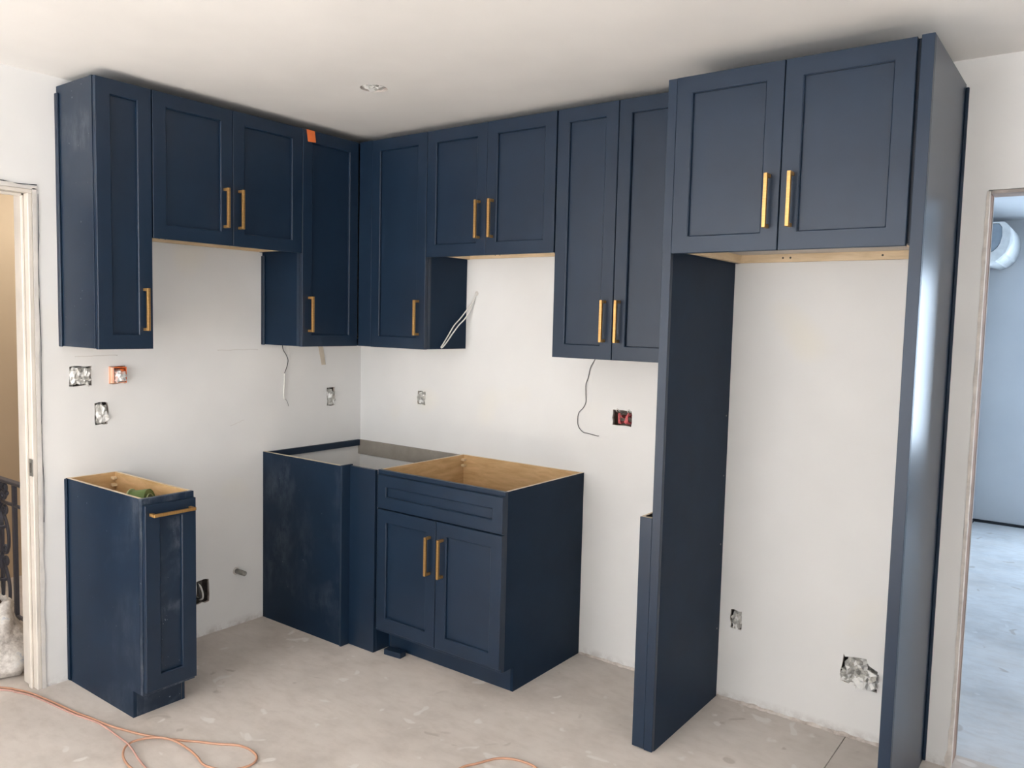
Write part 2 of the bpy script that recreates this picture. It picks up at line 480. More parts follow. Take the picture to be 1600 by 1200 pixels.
struct(MB().box((DX0 + .01, .012, DZ - .012), (DX1, .108, DZ - .001), plain('header_raw', (176, 166, 160), .85, 0, .12, 12, .3), .001).build('trim_8'))
# crumbling plaster edge where the back wall meets the floor
def crumbs(x0, x1, seed, name):
    mb = MB(); n = int((x1 - x0) / .012); prev = None
    for i in range(n + 1):
        x = x0 + (x1 - x0) * i / n
        h = .008 + .016 * abs(noise.noise(Vector((x * 17, seed, 0)))); d = .006 + .022 * abs(noise.noise(Vector((x * 23, seed + 5, 0))))
        cur = [mb.bm.verts.new((x, -.0012, h)), mb.bm.verts.new((x, -d * .5, h * .7)), mb.bm.verts.new((x, -d, .0006))]
        if prev:
            for k in range(2): mb.face([prev[k], prev[k + 1], cur[k + 1], cur[k]], RAW)
        prev = cur
    return struct(mb.build(name))
crumbs(1.53, 2.13, 3, 'baseboard_back')
crumbs(2.218, 2.975, 8, 'baseboard_bay')

# ------------------------------------------------------------------ cabinets
def ring_door(w, h, stile, mat, t=.02, rec=.013):
    """shaker frame: local x 0..w, z 0..h, front at y = -t, back at y = 0"""
    mb = MB(); c = .0016
    prof = [(0, 0), (0, -t + c), (c, -t), (stile - .0032, -t), (stile, -t + .0032), (stile, -t + rec), (stile, 0)]
    loops = []
    for ins, y in prof:
        loops.append([mb.bm.verts.new(p) for p in ((ins, y, ins), (w - ins, y, ins), (w - ins, y, h - ins), (ins, y, h - ins))])
    for a, b in zip(loops, loops[1:] + loops[:1]):
        for k in range(4): mb.face([a[k], a[(k + 1) % 4], b[(k + 1) % 4], b[k]], mat)
    return mb

def handle_mesh(L=.172, s=.0118, proj=.036):
    mb = MB()
    mb.box((-s / 2, -proj, 0), (s / 2, -proj + s, L), BRASS, .0008)
    mb.box((-s / 2, -proj + s, 0), (s / 2, 0, s), BRASS, .0008)
    mb.box((-s / 2, -proj + s, L - s), (s / 2, 0, L), BRASS, .0008)
    return mb

def add_door(root, x0, x1, z0, z1, yb, mat, handle=None, name='door', stile=.059, hmat=None, pmat=None):
    """handle: (x, z, 'v'|'h') in cabinet coordinates"""
    d = ring_door(x1 - x0, z1 - z0, stile, mat).build(name, root)
    d.location = (x0, yb, z0)
    p = MB().box((stile - .006, -.0072, stile - .006), (x1 - x0 - stile + .006, -.002, z1 - z0 - stile + .006), pmat or mat, 0).build(name + '_panel', d)
    # panel sits in the groove of the frame
    if handle:
        hx, hz, o = handle
        hm = handle_mesh().build('handle', d)
        hm.location = (hx - x0, -.02, hz - z0)
        if o == 'h':
            hm.rotation_euler = (0, R(90), 0)
    return d

def wall_cabinet(label, loc, rz, w, h, d, doors, mat=NAVY, rails=True, scribe=None, sh=None, fillers=(), name='wall_cabinet', group='navy cabinets hung high on the walls', sidemat=None, back_ofs=.001):
    root = thing(name, label, 'cabinet', loc, rz, group)
    T = .016; g = .0004; sm = sidemat or NAVYM
    yf = -d; yw = -back_ofs
    fr = yf + .019
    MB().box((.0022, fr, 0), (T, yw, h), sm, .0008, {'+x': LAM if not rails else BIRCHL}).build('side_panel', root)
    MB().box((w - T, fr, 0), (w - .0018, yw, h), sm, .0008, {'-x': BIRCHL}).build('side_panel', root)
    MB().box((T, fr, h - T), (w - T, yw, h), mat, .0005).build('top_panel', root)
    MB().box((T, fr, .032), (w - T, yw, .044), LAM, .0005).build('bottom_panel', root)
    MB().box((T, yw - .006, .044), (w - T, yw, h - T), LAM, 0).build('back_panel', root)
    f = MB(); s = .036
    f.box((g, yf, 0), (s, fr, h), mat, .0006); f.box((w - s, yf, 0), (w - g, fr, h), mat, .0006)
    f.box((s, yf, h - s), (w - s, fr, h), mat, .0006); f.box((s, yf, 0), (w - s, fr, s), mat, .0006, {'+y': BIRCHL})
    f.build('face_frame', root)
    if rails:
        MB().box((T, yw - .018, 0.001), (w - T, yw, .032), BIRCHL, .0006).build('bottom_rail', root)
        MB().box((T, fr, 0.001), (T + .014, yw - .018, .032), BIRCHL, .0006).build('bottom_rail', root)
        MB().box((w - T - .014, fr, 0.001), (w - T, yw - .018, .032), BIRCHL, .0006).build('bottom_rail', root)
        sc = MB()
        for fx in (.25, .29, .75):
            sc.lathe([(0, .0012), (.0035, .0008), (.004, 0)], DARK, 10, True, (T + (w - 2 * T) * fx, yw - .0182, .017), Matrix.Rotation(R(90), 3, 'X'))
        sc.build('screw_head', root)['kind'] = 'stuff'
    if scribe == 'left':
        MB().box((-.006, -.026, -.002), (.002, yw, sh or h - .028), mat, .002).build('scribe_moulding', root)
    for q in fillers:
        MB().box(*q, mat, .0006).build('filler_strip', root)
    for dd in doors:
        add_door(root, dd['x'][0], dd['x'][1], dd['z'][0], dd['z'][1], yf - .0022, dd.get('mat', mat), dd.get('handle'))
    return root

ZB, ZT = 1.4233, 2.4664
H = ZT - ZB
WD = .2943   # carcass depth; the door front lies at .3165
G = .0016
L90 = R(90)
# left wall run, local x runs towards the corner
yA0, yA1, yB1 = -1.6582, -1.4307, -.6772
wall_cabinet('tall narrow navy wall cabinet with one door at the left end of the left wall', (0, yA0, ZB), L90, yA1 - yA0, H, WD,
             [dict(x=(.003, yA1 - yA0 - G), z=(-.002, H - .004), handle=(.190, 1.495 - ZB, 'v'))], NAVY, False, 'left', sidemat=NAVYA)
wB = yB1 - yA1
zl = 1.8735
wall_cabinet('short two-door navy wall cabinet over the range gap on the left wall', (0, yA1, zl + .012), L90, wB, ZT - zl - .012, WD,
             [dict(x=(.0035, .3735 - G), z=(-.012, ZT - zl - .016), handle=(.331, 1.947 - zl - .012, 'v')),
              dict(x=(.3735 + G, wB - G), z=(-.012, ZT - zl - .016), handle=(.405, 1.948 - zl - .012, 'v'))])
cC = wall_cabinet('tall navy cabinet at the corner of the left wall, orange tape on its door', (0, yB1, ZB), L90, -yB1 - .318, H, WD,
             [dict(x=(G, .3565), z=(-.001, H - .004), handle=(.042, 1.494 - ZB, 'v'))], NAVY, False, 'left', .445)
# back wall run
b1, b2 = .7883, 1.5331
wall_cabinet('tall navy wall cabinet on the back wall beside the corner, one door', (.002, 0, ZB), 0, b1 - .002, H, WD,
             [dict(x=(.412 - .002, b1 - .002 - G), z=(-.001, H - .004), handle=(.743, 1.490 - ZB, 'v'))], NAVY, False,
             fillers=[((.3185, -.3165, 0), (.4095, -.2965, H - .003))])
zr = 1.8681; mE = 1.156
wall_cabinet('short two-door navy wall cabinet over the sink base on the back wall', (b1, 0, zr + .012), 0, b2 - b1, ZT - zr - .012, WD,
             [dict(x=(G, mE - b1 - .0007), z=(-.012, ZT - zr - .016), handle=(1.1165 - b1, 1.943 - zr - .012, 'v')),
              dict(x=(mE - b1 + .0007, b2 - b1 - .004), z=(-.012, ZT - zr - .016), handle=(1.1945 - b1, 1.943 - zr - .012, 'v'))])
mF, bF = 1.8297, 2.127
wall_cabinet('tall two-door navy wall cabinet on the back wall left of the fridge panel', (b2, 0, ZB), 0, bF - b2, H, WD,
             [dict(x=(.004, mF - b2 - G), z=(-.003, H - .004), handle=(1.792 - b2, 1.492 - ZB, 'v')),
              dict(x=(mF - b2 + G, bF - b2 - G), z=(-.003, H - .004), handle=(1.859 - b2, 1.492 - ZB, 'v'))], NAVY, False,
             fillers=[((bF - b2, -.3165, 0), (2.182 - b2, -.2965, H - .003))])
# cabinet over the fridge bay
f0, f1, zf, ztf = 2.2168, 2.9762, 1.8173, 2.4146
wall_cabinet('deep two-door navy cabinet bridging the fridge bay between two tall panels', (f0, 0, zf + .008), 0, f1 - f0, ztf - zf - .008, .580,
             [dict(x=(.0004, 2.5882 - f0 - G), z=(-.008, ztf - zf - .008), handle=(2.552 - f0, 1.888 - zf - .008, 'v')),
              dict(x=(2.5882 - f0 + G, 2.9665 - f0), z=(-.008, ztf - zf - .008), handle=(2.6265 - f0, 1.888 - zf - .008, 'v'))], name='fridge_cabinet')

# tall fridge panels
PY, ZP = .599, 2.4187
pl = thing('tall_end_panel', 'tall navy panel left of the fridge bay beside the low filler', 'panel', (2.1826, 0, 0))
MB().box((.0152, -PY + .0205, 0), (.0332, -.001, ZP - .004), NAVYM, .0008).build('panel_board', pl)
MB().box((0, -PY, 0.004), (.0332, -PY + .020, ZP - .004), NAVY, .001).build('front_stile', pl)
sc = MB()
for z in (.30, .66, .95, 1.2): sc.box((.0332, -.03, z), (.0336, -.024, z + .006), STEEL, 0)
sc.build('screw_head', pl)['kind'] = 'stuff'
prt = thing('tall_end_panel', 'tall glossy navy end panel right of the fridge bay beside the doorway', 'panel', (2.977, 0, 0))
MB().box((.016, -PY + .0205, 0), (.035, -.001, ZP), navy('navy_gloss', 0, .29, 3.0, .42), .0008).build('panel_board', prt)
MB().box((0, -PY, 0), (.035, -PY + .020, ZP), NAVY, .001).build('front_stile', prt)
MB().box((.0352, -.011, .004), (.0455, -.001, ZP - .012), NAVY, .002).build('scribe_moulding', prt)
st = thing('filler_post', 'low navy filler post standing against the left fridge panel', 'filler', (2.1333, 0, 0))
MB().box((0, -PY + .001, 0.006), (.0485, -PY + .019, .8711), NAVY, .0008, {'+z': EDGE}).build('front_strip', st)
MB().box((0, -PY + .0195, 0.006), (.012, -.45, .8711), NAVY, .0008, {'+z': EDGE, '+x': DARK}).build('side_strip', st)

# base cabinets
def base_side(mb, x0, x1, d, h, tk, tkh, outm, inm, outer):
    poly = [(-.001, 0), (-.001, h), (-d, h), (-d, tkh), (-tk, tkh), (-tk, 0)]
    A = [mb.bm.verts.new((x0, p[0], p[1])) for p in poly]; B = [mb.bm.verts.new((x1, p[0], p[1])) for p in poly]
    n = len(poly)
    mb.face(A, outm if outer == '-' else inm); mb.face(B, outm if outer == '+' else inm)
    for i in range(n):
        mb.face([A[i], A[(i + 1) % n], B[(i + 1) % n], B[i]], EDGE if i == 1 else outm)
    return mb
HB = .8711
def base_cabinet(name, label, loc, rz, w, d, tk, sm=NAVYM, dm=NAVY, scribe=False, mid=True):
    root = thing(name, label, 'cabinet', loc, rz)
    T = .014; fr = -d + .019
    base_side(MB(), .0004, T, d - .0195, HB, tk, .108, sm, BIRCH, '-').build('side_panel', root)
    base_side(MB(), w - T, w - .0004, d - .0195, HB, tk, .108, sm, BIRCH, '+').build('side_panel', root)
    MB().box((T, -.012, .1), (w - T, -.001, HB), BIRCH, .0006, {'+z': EDGE}).build('back_panel', root)
    MB().box((T, fr, .108), (w - T, -.012, .12), BIRCH, .0006).build('bottom_panel', root)
    MB().box((T, -tk, 0), (w - T, -tk + .012, .108), dm, .0006).build('toe_kick', root)
    f = MB(); s = .034
    f.box((.0004, -d, .108), (s, fr, HB), dm, .0008); f.box((w - s, -d, .108), (w - .0004, fr, HB), dm, .0008)
    f.box((s, -d, HB - .036), (w - s, fr, HB), dm, .0008, {'+y': BIRCH}); f.box((s, -d, .108), (w - s, fr, .142), dm, .0008)
    if mid: f.box((s, -d, .68), (w - s, fr, .714), dm, .0008)
    f.build('face_frame', root)
    bl = MB()
    for x in (T, w - T - .02):
        for z in (HB - .06, HB - .03):
            bl.box((x, -.034, z), (x + .02, -.012, z + .012), BIRCHL, .002)
    bl.build('corner_block', root)['kind'] = 'stuff'
    if scribe: MB().box((-.007, -.02, .004), (0, -.001, HB - .002), sm, .002).build('scribe_moulding', root)
    return root
wL = .216
pc = base_cabinet('base_cabinet', 'narrow navy pull-out base cabinet with open top standing alone on the left wall', (0, -1.6462, 0), L90, wL, .6004, .5263, NAVYD, NAVYDD, True, False)
add_door(pc, .004, wL - .004, .124, .848, -.6010, NAVY, (.020, .812, 'h'), stile=.06, pmat=NAVYDD)
sw = 1.5256 - .7826
sb = base_cabinet('sink_base', 'wide navy sink base with open top, false drawer front and two doors', (.7826, 0, 0), 0, sw, .6085, .5263)
add_door(sb, .018, sw + .004 - .003, .699, .853, -.6091, NAVY, name='drawer_front', stile=.055)
ms = 1.166 - .7826
add_door(sb, .018, ms - .0015, .128, .693, -.6091, NAVY, (1.132 - .7826, .451, 'v'))
add_door(sb, ms + .0015, sw + .001, .128, .693, -.6091, NAVY, (1.2065 - .7826, .452, 'v'))

ep = tag(MB().box((.001, -.6703, 0), (.600, -.6523, HB), NAVYD, .0008, {'+z': EDGE}).build('end_panel'), 'flat navy end panel standing out from the left wall beside the range gap', 'panel')
cf = thing('corner_filler', 'L-shaped navy corner filler between the end panel and the sink base', 'filler', (.600, -.6703, 0))
MB().box((.0005, -.006, 0.001), (.0125, .0615, HB + .004), NAVY, .0008).build('return_strip', cf)
MB().box((.0130, .0435, 0.001), (.1815, .0615, HB - .002), NAVY, .0008).build('front_strip', cf)
MB().box((.1690, .0620, 0.001), (.1815, .150, .107), NAVY, .0008).build('toe_return', cf)
tag(MB().box((.0008, -.651, .835), (.018, -.019, HB - .002), NAVY, .0008).build('wall_cleat'), 'dark navy ledger strip screwed to the left wall behind the end panel', 'cleat')
tag(MB().box((.001, -.018, .785), (.780, -.0008, HB - .004), GREY, .0008).build('wall_cleat'), 'grey ledger board on the back wall left of the sink base', 'cleat')
tag(MB().box((.0, -.02, 0), (.098, .022, .026), NAVY, .0012).build('wood_block'), 'small navy wood offcut lying at the toe kick of the sink base', 'block')
bl = bpy.data.objects['wood_block']; bl.location = (.828, -.585, 0); bl.rotation_euler = (0, 0, R(6))

# roll of green tape in the pull-out
tr = thing('tape_roll', 'green tape roll sticking out of the open narrow base cabinet', 'tape roll', (0.381, -1.541, 0.806))
tr.rotation_mode = 'QUATERNION'; tr.rotation_quaternion = Vector((.80, .58, .14)).to_track_quat('Z', 'Y')
MB().lathe([(.034, -.018), (.052, -.018), (.052, .05), (.034, .05), (.034, -.018)], GREEN, 28, False).build('tape', tr)
MB().lathe([(.030, -.0225), (.060, -.0225), (.060, -.0185), (.0335, -.0185), (.0335, .054), (.030, .054), (.030, -.0225)], plain('tape_core', (176, 186, 140), .6), 28, False).build('core', tr)

# orange tape on the corner cabinet
mb = MB(); P = [(-.0005, 0), (.052, .0), (.060, -.052), (.012, -.056)]
tp = []
for off in (0, .0006):
    tp.append([mb.bm.verts.new((.3172 + off + (.004 if i < 1 else 0), -.662 + p[0] + .004, 2.462 + p[1])) for i, p in enumerate(P)])
mb.face(tp[1], ORANGE); mb.face(tp[0][::-1], ORANGE)
for i in range(4): mb.face([tp[0][i], tp[0][(i + 1) % 4], tp[1][(i + 1) % 4], tp[1][i]], ORANGE)
tag(mb.build('tape_piece'), 'torn piece of orange tape stuck to a corner cabinet door', 'tape')

# ------------------------------------------------------------------ wall boxes, paper, wires
def gang_box(label, wall, r_, depth=.062, mat=DARK, grow=.016, group='electrical boxes in the walls'):
    a0, a1, z0, z1 = r_; a0 -= grow; a1 += grow; z0 -= grow; z1 += grow; s = .0155
    mb = MB(); t = .002
    def bx(p0, p1, q0, q1, d0, d1):
        if wall == 'L': mb.box((-d1, p0, q0), (-d0, p1, q1), mat, 0)
        else: mb.box((p0, d0, q0), (p1, d1, q1), mat, 0)
    bx(a0, a1, z0, z1, s + depth, s + depth + t)
    bx(a0, a0 + t, z0, z1, s, s + depth); bx(a1 - t, a1, z0, z1, s, s + depth)
    bx(a0 + t, a1 - t, z0, z0 + t, s, s + depth); bx(a0 + t, a1 - t, z1 - t, z1, s, s + depth)
    o = mb.build('junction_box')
    return tag(o, label, 'junction box', group)

def crumple(label, c, size, seed, mat=PAPER, sub=3, amp=.45, mat2=NEWS):
    size = tuple(v * 1.28 for v in size)
    mb = MB(); bmesh.ops.create_icosphere(mb.bm, subdivisions=sub, radius=1)
    mb.mi(mat); mb.mi(mat2)
    o = Vector((seed * 3.7, seed * 1.3, seed * 7.1))
    for v in mb.bm.verts:
        p = v.co.copy(); n = p.normalized()
        e = 1.0 / max(abs(n.x), abs(n.y), abs(n.z))
        q = n * (1 + (e - 1) * .6)
        d, pts = noise.voronoi(n * 2.3 + o)
        d2, _ = noise.voronoi(n * 5.0 + o * 2)
        k = .70 + amp * (d[1] - d[0]) + amp * .5 * (d2[1] - d2[0]) - .18 * abs(noise.noise(n * 3 + o))
        q = q * min(1.08, k)
        v.co = Vector((q.x * size[0], q.y * size[1], q.z * size[2]))
    for f in mb.bm.faces:
        f.smooth = False
        cc = f.calc_center_median().normalized()
        f.material_index = 1 if noise.noise(cc * 2.2 + o) > .15 else 0
    ob = mb.build('crumpled_paper'); ob.location = c
    return tag(ob, label, 'paper', 'crumpled paper stuffed into openings')

def mid(r_): return ((r_[0] + r_[1]) / 2, (r_[2] + r_[3]) / 2)
gang_box('double wall box under the tall left cabinet, stuffed with paper', 'L', H_L['double'])
a, z = mid(H_L['double'])
crumple('two-lobed white paper wad in the double wall box, left half', (-.022, a - .020, z), (.030, .026, .037), 1)
crumple('greyer paper wad in the double wall box, right half', (-.022, a + .024, z - .002), (.030, .022, .036), 2, NEWS, mat2=PAPER)
gang_box('single wall box below the orange one, on the left wall', 'L', H_L['single'])
a, z = mid(H_L['single'])
crumple('white paper wad in the single box below the orange box', (-.020, a, z - .004), (.030, .024, .042), 3)
gang_box('wall box on the left wall close to the corner', 'L', H_L['corner'])
a, z = mid(H_L['corner'])
crumple('paper wad in the box on the left wall close to the corner', (-.018, a, z - .006), (.030, .025, .043), 4, NEWS, mat2=PAPER)
gang_box('dark low wall box behind the narrow base cabinet', 'L', H_L['low'])
a, z = mid(H_L['low'])
mb = MB()
mb.tube(curve([(-.06, a - .02, z + .03), (-.015, a - .012, z + .035), (-.004, a - .002, z + .01), (-.006, a + .006, z - .03), (-.02, a + .002, z - .045), (-.05, a, z - .04)]), .0045, WHITEC, 8)
mb.tube(curve([(-.06, a - .03, z + .04), (-.012, a - .02, z + .04), (-.008, a - .014, z + .0), (-.012, a - .008, z - .035), (-.05, a - .01, z - .04)]), .0045, BLACKC, 8)
tag(mb.build('cable'), 'grey cable looped inside the dark low wall box', 'cable')
# orange box standing proud of the wall
a0, a1, z0, z1 = H_L['orange']
ob = thing('junction_box', 'orange plastic wall box with a peach lip on the left wall', 'junction box', (0, (a0 + a1) / 2, (z0 + z1) / 2), 0, 'electrical boxes in the walls')
hw, hh = (a1 - a0) / 2 - .004, (z1 - z0) / 2 - .004; t = .003
mb = MB()
for lo, hi, mm in (((-.07, -hw, -hh), (.020, -hw + .009, hh), PINKISH), ((-.07, hw - t, -hh), (.018, hw, hh), ORANGE), ((-.07, -hw + .009, hh - t), (.018, hw - t, hh), ORANGE), ((-.07, -hw + .009, -hh), (.018, hw - t, -hh + t), PINKISH), ((-.07, -hw + .009, -hh + t), (-.067, hw - t, hh - t), ORANGE)):
    mb.box(lo, hi, mm, .0006)
mb.build('box_shell', ob)
mb = MB(); mb.box((.0008, -hw - .006, -hh - .002), (.004, -hw - .0002, hh + .002), PINKISH, .0006); mb.build('flange', ob)
mb = MB(); mb.lathe([(0, .012), (.008, .012), (.011, .009), (.011, 0), (0, 0)], ORANGE, 16, True, (0.008, .014, hh - .018), Matrix.Rotation(R(90), 3, 'Y')); mb.build('screw_boss', ob)
crumple('pinkish paper wad inside the orange wall box', (-.008, (a0 + a1) / 2 + .004, (z0 + z1) / 2 - .004), (.036, .0255, .0265), 6, PAPER, mat2=plain('pink_paper', (226, 196, 186), .8))

gang_box('wall box on the back wall above the corner counter space', 'B', H_B['corner'])
a, z = mid(H_B['corner'])
crumple('paper wad in the box on the back wall above the grey ledger', (a, .016, z), (.026, .030, .034), 7, NEWS, mat2=PAPER)
gang_box('open wall box with red wires left of the tall fridge panel', 'B', H_B['red'], .06, plain('rusty_box', (128, 112, 102), .7))
a, z = mid(H_B['red'])
rr = random.Random(12)
for i, (dx, lab) in enumerate(((-.012, 'red wires bunched in the middle of the open wall box'), (.030, 'red wires bunched at the right of the open wall box'))):
    mb = MB()
    for k in range(5):
        x = a + dx + rr.uniform(-.010, .010)
        mb.tube(curve([(x, .07, z + rr.uniform(-.02, .02)), (x + rr.uniform(-.01, .01), .02, z + rr.uniform(.0, .022)), (x + rr.uniform(-.008, .008), .008, z + rr.uniform(-.004, .02)), (x + rr.uniform(-.01, .01), .006, z - rr.uniform(.012, .026)), (x + rr.uniform(-.008, .008), .03, z - rr.uniform(.01, .025))], 6), .0026, REDC, 6)
    tag(mb.build('wire_bundle'), lab, 'wires')
for x, lab in ((a - .036, 'white wire loop at the top left corner of the red-wire box'), (a + .022, 'white wire loop at the top right of the red-wire box')):
    mb = MB().tube(curve([(x, .05, z + .02), (x + .004, .004, z + .028), (x + .012, -.004, z + .040), (x + .020, .004, z + .030), (x + .018, .04, z + .02)], 6), .0026, WHITEC, 6)
    tag(mb.build('wire_loop'), lab, 'wire')
gang_box('small wall box low in the fridge bay', 'B', H_B['fridge'])
a, z = mid(H_B['fridge'])
crumple('paper wad in the small wall box low in the fridge bay', (a + .004, .016, z), (.021, .030, .036), 8, NEWS, mat2=PAPER)
gang_box('large ragged plumbing recess low at the right of the fridge bay', 'B', (2.709, 2.845, .203, .321), .08)
crumple('large crumpled newspaper wad in the ragged recess, upper part', (2.772, .020, .284), (.036, .045, .032), 9, NEWS, 3, .75, PAPER)
crumple('large crumpled newspaper wad in the ragged recess, lower right part', (2.802, .018, .245), (.036, .045, .034), 10, PAPER, 3, .75, NEWS)
crumple('smaller crumpled paper in the ragged recess, lower left part', (2.742, .030, .236), (.028, .04, .024), 11, NEWS, 3, .75, PAPER)

# downlight can in the ceiling
cn = thing('downlight_can', 'round downlight cut-out in the ceiling stuffed with white paper', 'downlight', (LC[0], LC[1], ZC + .016))
MB().lathe([(LR + .006, 0), (LR + .006, .10), (0, .10)], STEEL, 24).build('can', cn)
crumple('crumpled white paper pushed up into the ceiling downlight hole', (LC[0] + .004, LC[1], ZC + .026), (.047, .047, .026), 14)

# pipe stub on the left wall
ps = thing('pipe_stub', 'short grey pipe stub poking from the left wall above the range gap floor', 'pipe', (0, -.829, .281))
MB().lathe([(.0, .0008), (.0125, .0008), (.0125, .072), (.0095, .073), (.0095, .02), (0, .02)], STEEL, 18, True, (0, 0, 0), Matrix.Rotation(R(90), 3, 'Y')).build('pipe', ps)
MB().lathe([(.0128, .0008), (.019, .0008), (.017, .004), (.0128, .005)], TRIMG, 18, True, (0, 0, 0), Matrix.Rotation(R(90), 3, 'Y')).build('wall_collar', ps)

# loose wires
wl = thing('loose_wire', 'loose wire with a white sheath hanging under the left corner cabinet', 'wire', (0, 0, 0))
MB().tube(curve([(.02, -.570, 1.455), (.012, -.555, 1.398), (.010, -.535, 1.370), (.008, -.520, 1.340), (.008, -.527, 1.305), (.006, -.541, 1.270)]), .0022, BLACKC, 6).build('black_core', wl)
MB().tube(curve([(.006, -.541, 1.270), (.006, -.541, 1.22), (.006, -.545, 1.17), (.006, -.541, 1.135)]), .0046, WHITEC, 6).build('white_sheath', wl)
MB().tube(curve([(.006, -.541, 1.135), (.005, -.528, 1.128), (.005, -.518, 1.112), (.005, -.514, 1.095)]), .0010, GREYC, 5).build('bare_end', wl)
tag(MB().tube(curve([(1.580, -.006, 1.445), (1.566, -.006, 1.402), (1.545, -.006, 1.365), (1.535, -.006, 1.320), (1.523, -.006, 1.285), (1.524, -.006, 1.245), (1.526, -.006, 1.205), (1.512, -.006, 1.175), (1.489, -.006, 1.150), (1.484, -.006, 1.115), (1.490, -.006, 1.085), (1.515, -.006, 1.062), (1.545, -.006, 1.058), (1.590, -.006, 1.052), (1.602, -.006, 1.053)]), .0016, BLACKC, 6).build('loose_wire'),
    'thin dark wire curling down the back wall left of the fridge panel', 'wire')
wc = thing('white_cable', 'doubled white cable drooping from the wall beside the corner cabinet', 'cable', (0, 0, 0))
MB().tube(curve([(.853, .008, 1.708), (.850, -.004, 1.705), (.842, -.010, 1.68), (.826, -.020, 1.642), (.812, -.036, 1.615), (.806, -.075, 1.575), (.802, -.115, 1.54), (.800, -.160, 1.485), (.799, -.192, 1.448), (.800, -.206, 1.434), (.803, -.200, 1.433), (.804, -.170, 1.458), (.806, -.125, 1.505), (.810, -.085, 1.545), (.818, -.052, 1.575), (.826, -.026, 1.612), (.838, -.013, 1.655), (.850, -.006, 1.70), (.852, .006, 1.706)]), .0034, WHITEC, 7).build('cable_loop', wc)
MB().lathe([(0, .0015), (.010, .001), (.012, 0)], TRIMG, 12, True, (.853, -.0006, 1.708), Matrix.Rotation(R(90), 3, 'X')).build('wall_hole_patch', wc)
pm = MB()
for p, q in (((-.93, 1.396), (-.70, 1.397)), ((-1.60, 1.378), (-1.42, 1.381)), ((-.86, 1.02), (-.78, 1.045))):
    pm.tube([(.0004, p[0] + (q[0] - p[0]) * i / 10, p[1] + (q[1] - p[1]) * i / 10 + .001 * math.sin(i * 1.7)) for i in range(11)], .0009, TRIMG, 4)
pm = struct(pm.build('trim_9'))
mb = MB(); mb.prism([(-.322, 1.44), (-.288, 1.44), (-.262, 1.308), (-.290, 1.307)], 0, .0008, .0022, MASK)
tag(mb.build('tape_strip'), 'beige masking tape strip on the wall under the left corner cabinet', 'tape')

# ------------------------------------------------------------------ cords on the floor
def zoom5(x, y):
    """point on the floor seen at a place of the photograph"""
    px, py = x * .4, 720 + y * .4
    d = FW * 1.0 + RX * ((px - 800) / 1258.91) - UP * ((py - 600) / 1258.91)
    C0 = Vector((3.478461, -3.20422242, 1.5648187)); t = (.0045 - C0.z) / d.z
    return C0 + d * t
def cord(pts, r, mat, lift=0.0):
    P = [Vector(p) for p in pts]
    for p in P: p.z = r + .0005 + lift
    return MB().tube(curve(P, 8), r, mat, 7)
c1 = [(0, 885), (60, 893), (120, 907), (190, 935), (250, 962), (300, 985), (350, 1003), (430, 1035), (500, 1055), (560, 1070), (630, 1082), (700, 1091), (780, 1098), (850, 1106), (920, 1110), (965, 1122), (998, 1146), (1002, 1166), (985, 1185), (945, 1200), (880, 1212), (800, 1196), (770, 1165), (735, 1135), (690, 1107), (640, 1092), (580, 1092), (520, 1106), (488, 1130), (481, 1160), (492, 1188), (520, 1215), (600, 1260), (760, 1300)]
w0 = [(-.95, -2.25, 0), (-.5, -2.08, 0)]
P1 = [Vector(p) for p in w0] + [zoom5(*p) for p in c1]
o = MB()
pts = curve(P1, 8); n = len(pts)
for i, p in enumerate(pts):
    f = i / n; p.z = .0045 + .009 * min(1, max(0, (f - .60) / .08))
o.tube(pts, .0042, CORD, 7)
tag(o.build('extension_cord'), 'orange extension cord looping across the floor in front of the narrow base cabinet', 'cord', 'cords on the floor')
c2 = [(0, 893), (60, 902), (120, 916), (190, 944), (250, 972), (300, 993), (350, 1010), (390, 1026), (440, 1060), (480, 1095), (515, 1135), (545, 1172), (585, 1215), (640, 1270)]
P2 = [Vector((-.95, -2.30, 0)), Vector((-.5, -2.12, 0))] + [zoom5(*p) for p in c2]
pts = curve(P2, 8); n = len(pts)
for i, p in enumerate(pts): p.z = .0036 + .012 * math.exp(-((i / n - .78) / .06) ** 2)
o = MB(); o.tube(pts, .0034, CORD2, 7)
tag(o.build('extension_cord'), 'thin pink cord running beside the orange cord and forking away', 'cord', 'cords on the floor')
P3 = [(1.75, -1.24, 0), (1.74, -1.12, 0), (1.766, -1.06, 0), (1.80, -.99, 0), (1.845, -.958, 0), (1.90, -.945, 0), (1.954, -.955, 0), (2.02, -1.02, 0), (2.10, -1.14, 0), (2.2, -1.3, 0)]
o = cord(P3, .0042, CORD)
tag(o.build('extension_cord'), 'bend of orange cord at the bottom edge before the sink base', 'cord', 'cords on the floor')

